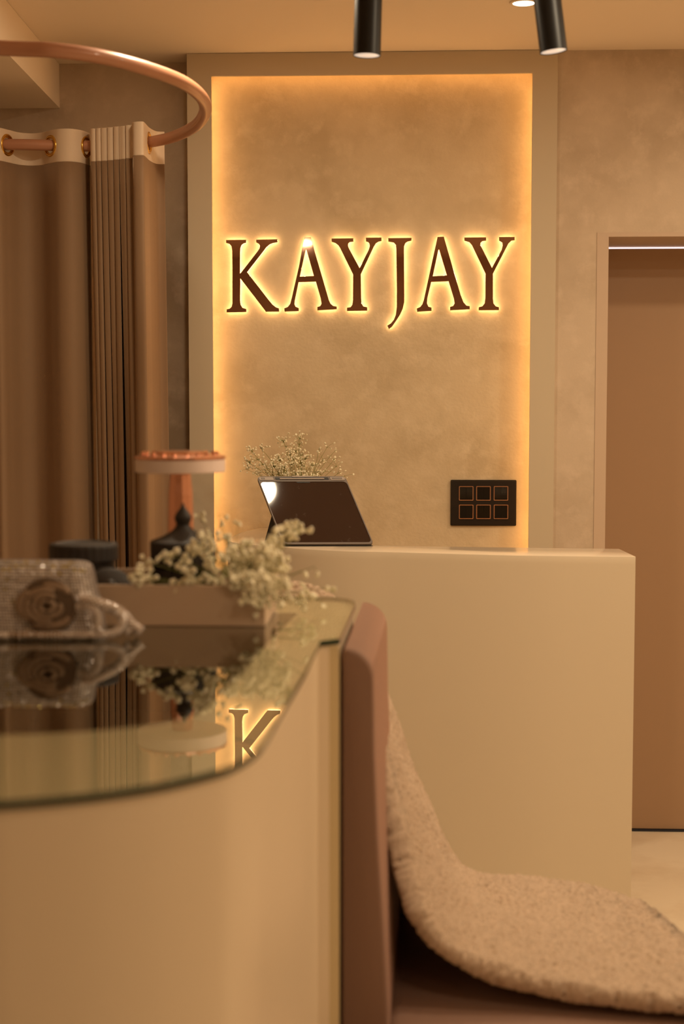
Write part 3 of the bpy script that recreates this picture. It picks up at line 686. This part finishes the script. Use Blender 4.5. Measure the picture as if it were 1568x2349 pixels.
for j in range(nv):
    for i in range(nu):
        bm.faces.new((F0[j][i], F0[j][i+1], F0[j+1][i+1], F0[j+1][i])); bm.faces.new((B0[j][i+1], B0[j][i], B0[j+1][i], B0[j+1][i+1]))
for j in range(nv):
    for i in (0, nu): bm.faces.new((F0[j][i], F0[j+1][i], B0[j+1][i], B0[j][i]))
for i in range(nu):
    for j in (0, nv): bm.faces.new((F0[j][i], F0[j][i+1], B0[j][i+1], B0[j][i]))
bmesh.ops.recalc_face_normals(bm, faces=bm.faces[:]); link('body', fin(bm), M['bag'], bg, True)
def gems(name, pts, r, m, par):
    verts, faces = [], []
    for p, n in pts:
        n = n.normalized(); t = n.orthogonal().normalized(); s = n.cross(t); b = len(verts); rr = r*rnd.uniform(.85, 1.1)
        rot = rnd.uniform(0, 1); tl = Vector((rnd.gauss(0, .5), rnd.gauss(0, .5), rnd.gauss(0, .5)))*rr
        for k in range(6):
            a = PI/3*k+rot; verts.append(p+(t*math.cos(a)+s*math.sin(a))*rr)
        for k in range(6):
            a = PI/3*k+rot; verts.append(p+(t*math.cos(a)+s*math.sin(a))*rr*.55+n*rr*.55+tl*.6)
        for k in range(6): faces.append((b+k, b+(k+1) % 6, b+6+(k+1) % 6, b+6+k))
        faces.append(tuple(b+6+k for k in range(6)))
    me = bpy.data.meshes.new(name); me.from_pydata([tuple(v) for v in verts], [], faces); o = link(name, me, m, par); o['kind'] = 'stuff'; return o
GP, GY = [], []
for j in range(24):
    for i in range(82):
        u = i/82; v = (j+.5)/24
        a = bagp(u, v, 1); n = (bagp(min(1, u+.01), v, 1)-bagp(max(0, u-.01), v, 1)).cross(bagp(u, min(1, v+.02), 1)-bagp(u, max(0, v-.02), 1))
        if n.length < 1e-9: continue
        n.normalize(); n = n if n.y < 0 else -n
        (GY if rnd.random() < (.22 if v > .88 else .02) else GP).append((a+n*.0003, n))
gems('rhinestones', GP, .0023, M['gem'], bg); gems('yellow_rhinestones', GY, .0025, M['gemy'], bg)
rc = py(112, 1388, BY-.046)
M['ros'] = mat('fabric_rose', (.36, .25, .17), .55, metal=.15, bump=(900, 2, .6, .001))
link('rose_shade_disc', latm([(.001, -.003), (.045, -.003), (.043, .004), (.001, .006)], rc+Vector((0, -.002, 0)), 28, Matrix.Rotation(PI/2, 3, 'X')), M['casein'], bg)  # dark disc that paints shade into the gaps between the petals
for k, (rr, tt_) in enumerate(((.010, .0046), (.020, .0060), (.030, .0072), (.039, .0079))):
    for q in range(2+k):
        a0 = rnd.uniform(0, 6.28)+q*2*PI/(2+k); sp_ = 2*PI/(2+k)*.95
        pts = [rc+Vector((math.cos(a0+sp_*t)*rr*(1+.15*math.sin(t*PI)), -.016+.0035*k+.004*math.sin(t*PI), math.sin(a0+sp_*t)*rr*.82)) for t in [x/8 for x in range(9)]]
        bm = bmesh.new(); tube(bm, pts, [tt_*(.45+.55*math.sin(PI*min(1, max(0, (x+.5)/9)))) for x in range(9)], n=8); link('petal', fin(bm), M['ros'], bg, True)
def cord(P, r, name):
    pts = catmull(P, 8); bm = bmesh.new(); tube(bm, pts, r, n=8); link(name, fin(bm), M['ros'], bg, True)
    L = []
    for i in range(0, len(pts)-1):
        t = (pts[i+1]-pts[i]).normalized(); a = t.orthogonal().normalized()
        for k in range(7):
            n = Matrix.Rotation(2*PI*k/7+i*.5, 3, t) @ a
            if n.y > .3: continue
            L.append((pts[i]+n*r*1.0, n))
    gems('cord_rhinestones', L, .0018, M['gem'], bg)
def bp(a, b, Y):
    q = py(a, b, Y); q.z = max(q.z, ZG+.009); return q
cord([bp(185, 1375, 2.402), bp(215, 1382, 2.398), bp(250, 1392, 2.412), bp(275, 1405, 2.42), bp(300, 1432, 2.426), bp(322, 1462, 2.434)], .0080, 'handle_cord')
cord([bp(268, 1400, 2.416), bp(282, 1425, 2.413), bp(262, 1452, 2.405), bp(225, 1463, 2.398), bp(185, 1462, 2.393), bp(140, 1466, 2.39), bp(60, 1462, 2.388), bp(-60, 1462, 2.39)], .0052, 'lower_cord')
cord([bp(180, 1395, 2.402), bp(205, 1392, 2.396), bp(222, 1412, 2.396), bp(222, 1445, 2.398)], .0065, 'side_loop')
cord([bp(275, 1408, 2.421), bp(288, 1440, 2.425), bp(300, 1460, 2.422)], .0058, 'tassel')
cord([bp(-60, 1470, 2.388), bp(0, 1474, 2.385), bp(20, 1473, 2.385)], .0043, 'tassel')
# ------------------------------------------------------------------ mauve chair
st = empty('velvet_chair', (.20, 2.75, 0), 'mauve velvet chair pushed against the end of the display case, its seat under the fleece', 'chair')
def backsec(y, k):     # cross section in x,z; k shrinks it for rounded ends
    x0 = -.1215+(.0070)*(y-2.448)/.40
    L = [(x0, .35), (x0, 1.083), (x0+.004, 1.0915)]
    for a in range(90, -1, -10): L.append((x0+.004+.047*math.cos(R(a)), 1.045+.0480*math.sin(R(a))))
    L += [(x0+.053, .92), (x0+.059, .78), (x0+.068, .64), (x0+.076, .50), (x0+.078, .35)]
    cx = x0+.028
    return [Vector((cx+(a-cx)*(1-.22*k if a > cx else 1-.1*k), y, z-(.012*k if z > 1.0 else 0))) for a, z in L]
bm = bmesh.new(); S = []
for (y, k) in ((2.475, 1), (2.4757, .6), (2.478, .28), (2.483, .08), (2.490, 0), (2.60, 0), (2.75, 0), (2.90, 0), (3.0, 0), (3.035, .05), (3.045, .3), (3.048, 1)):
    S.append([bm.verts.new(v) for v in backsec(y, k)])
for a, b in zip(S, S[1:]):
    for i in range(len(a)-1): bm.faces.new((a[i], a[i+1], b[i+1], b[i]))
    bm.faces.new((a[-1], a[0], b[0], b[-1]))
bm.faces.new(S[0]); bm.faces.new(S[-1][::-1]); bmesh.ops.recalc_face_normals(bm, faces=bm.faces[:])
link('backrest', fin(bm), M['mauve'], st, 50)
bm = bmesh.new(); lo = [(-.075, .30), (-.075, .90), (-.045, .76), (.03, .61), (.03, .30)]
fa, fb = xprism(bm, lo, 0, .035, (0, 3.05, 0), Vector((1, 0, 0)), Vector((0, 0, 1)), Vector((0, 1, 0))); link('gap_panel', fin(bm), M['mauve'], st)  # added panel, blocks the bright floor seen between backrest and fleece
SEAT = .470
pts = [(v.x, v.y) for v in catmull([(a, b, 0) for a, b in ((-.05, 2.36), (.40, 2.36), (.54, 2.42), (.58, 2.60), (.55, 2.80), (.46, 2.95), (.31, 3.05), (-.05, 3.05))], 5)]
bm = bmesh.new(); prism(bm, pts, SEAT-.11, SEAT, bev=.025); link('seat', fin(bm), M['mauve'], st, 60)
for (x, y) in ((.04, 2.46), (.47, 2.46), (.04, 2.95), (.42, 2.92)):
    bm = bmesh.new(); tube(bm, [(x, y, SEAT-.112), (x+(x-.24)*.18, y+(y-2.7)*.18, .001)], .014, n=12); link('leg', fin(bm), M['leg'], st, True)
# ------------------------------------------------------------------ fleece: a thick curled sheet; near-edge and far-edge profiles blended
nearP = [(-.043, .868), (-.0432, .811), (-.0382, .746), (-.0288, .688), (-.004, .626), (.029, .583), (.065, .559), (.112, .537), (.173, .520), (.252, .508), (.374, .501), (.518, .498), (.677, .494)]
farP = [(-.295, 1.094), (-.238, 1.092), (-.180, 1.067), (-.137, 1.003), (-.086, .890), (-.032, .746), (.017, .631), (.065, .536), (.122, .499), (.202, .495), (.317, .495), (.432, .494), (.497, .491)]
def arcs(P, n):
    Q = catmull([(p[0], 0, p[1]) for p in P], n); return [(v.x, v.z) for v in Q]
NP = arcs(nearP, 36); FP = arcs(farP, 36); NU = len(NP)-1; NV = 210
def lerpk(K_, s):
    c = s*12; i = min(11, int(c)); t = c-i; return K_[i]*(1-t)+K_[i+1]*t
NK = [3.085, 3.06, 2.86, 2.69, 2.60, 2.575, 2.565, 2.560, 2.556, 2.546, 2.527, 2.506, 2.506]
FK = [3.20, 3.204, 3.204, 3.204, 3.204, 3.197, 3.19, 3.182, 3.175, 3.168, 3.146, 3.024, 2.78]
TH = .030
def sheet(i, v):
    s = i/NU; xn, zn = NP[i]; xf, zf = FP[i]
    if s < .25:
        k = (.25-s)/.25; xn = xn*(1-k)+(xf+.006)*k; zn = zn*(1-k)+(zf-.006)*k
    t = v*v*(3-2*v); y = lerpk(NK, s)*(1-v)+lerpk(FK, s)*v
    return Vector((xn*(1-t)+xf*t, y, zn*(1-t)+zf*t))
G = [[sheet(i, j/NV) for j in range(NV+1)] for i in range(NU+1)]
verts = []; faces = []; nrm = [[None]*(NV+1) for _ in range(NU+1)]
for i in range(NU+1):
    for j in range(NV+1):
        a = G[min(NU, i+2)][j]-G[max(0, i-2)][j]; b = G[i][min(NV, j+2)]-G[i][max(0, j-2)]; n = a.cross(b); n.normalize()
        if n.z < 0: n = -n
        if n.z < .25 and n.x < 0: n = -n
        nrm[i][j] = n
for side in (1, -1):
    for i in range(NU+1):
        w_ = lerpk(FK, i/NU)-lerpk(NK, i/NU)
        for j in range(NV+1):
            p = G[i][j]; n = nrm[i][j]
            ei = min(j/NV*w_, (1-j/NV)*w_, i/NU*.7, (1-i/NU)*.7)/(TH*.5)
            rd_ = math.sqrt(max(0, 1-(1-min(1, ei))**2))
            c1 = 1-2*abs(noise.noise(p*95)); c2 = noise.noise(p*210); big = noise.noise(p*11)
            d = .0062*c1+.003*c2+.008*big*rd_
            out = n*((TH/2)*rd_*side+(d if side > 0 else -d*.6))
            if rd_ < .95: out += Vector((0, (-1 if j < NV/2 else 1)*.0035*c1, 0))
            verts.append(p+out)
W_ = NV+1; OFF = (NU+1)*W_
for i in range(NU):
    for j in range(NV):
        a = i*W_+j; faces.append((a, a+1, a+W_+1, a+W_)); faces.append((OFF+a, OFF+a+W_, OFF+a+W_+1, OFF+a+1))
for i in range(NU):
    for j in (0, NV):
        a = i*W_+j; faces.append((a, a+W_, OFF+a+W_, OFF+a))
for j in range(NV):
    for i in (0, NU):
        a = i*W_+j; faces.append((a, a+1, OFF+a+1, OFF+a))
me = bpy.data.meshes.new('fleece'); me.from_pydata([tuple(v) for v in verts], [], faces)
fl = link('fleece_throw', me, M['fleece'], None, True)
tag(fl, 'fluffy beige fleece throw curling up over the seat and back of the mauve chair', 'throw')
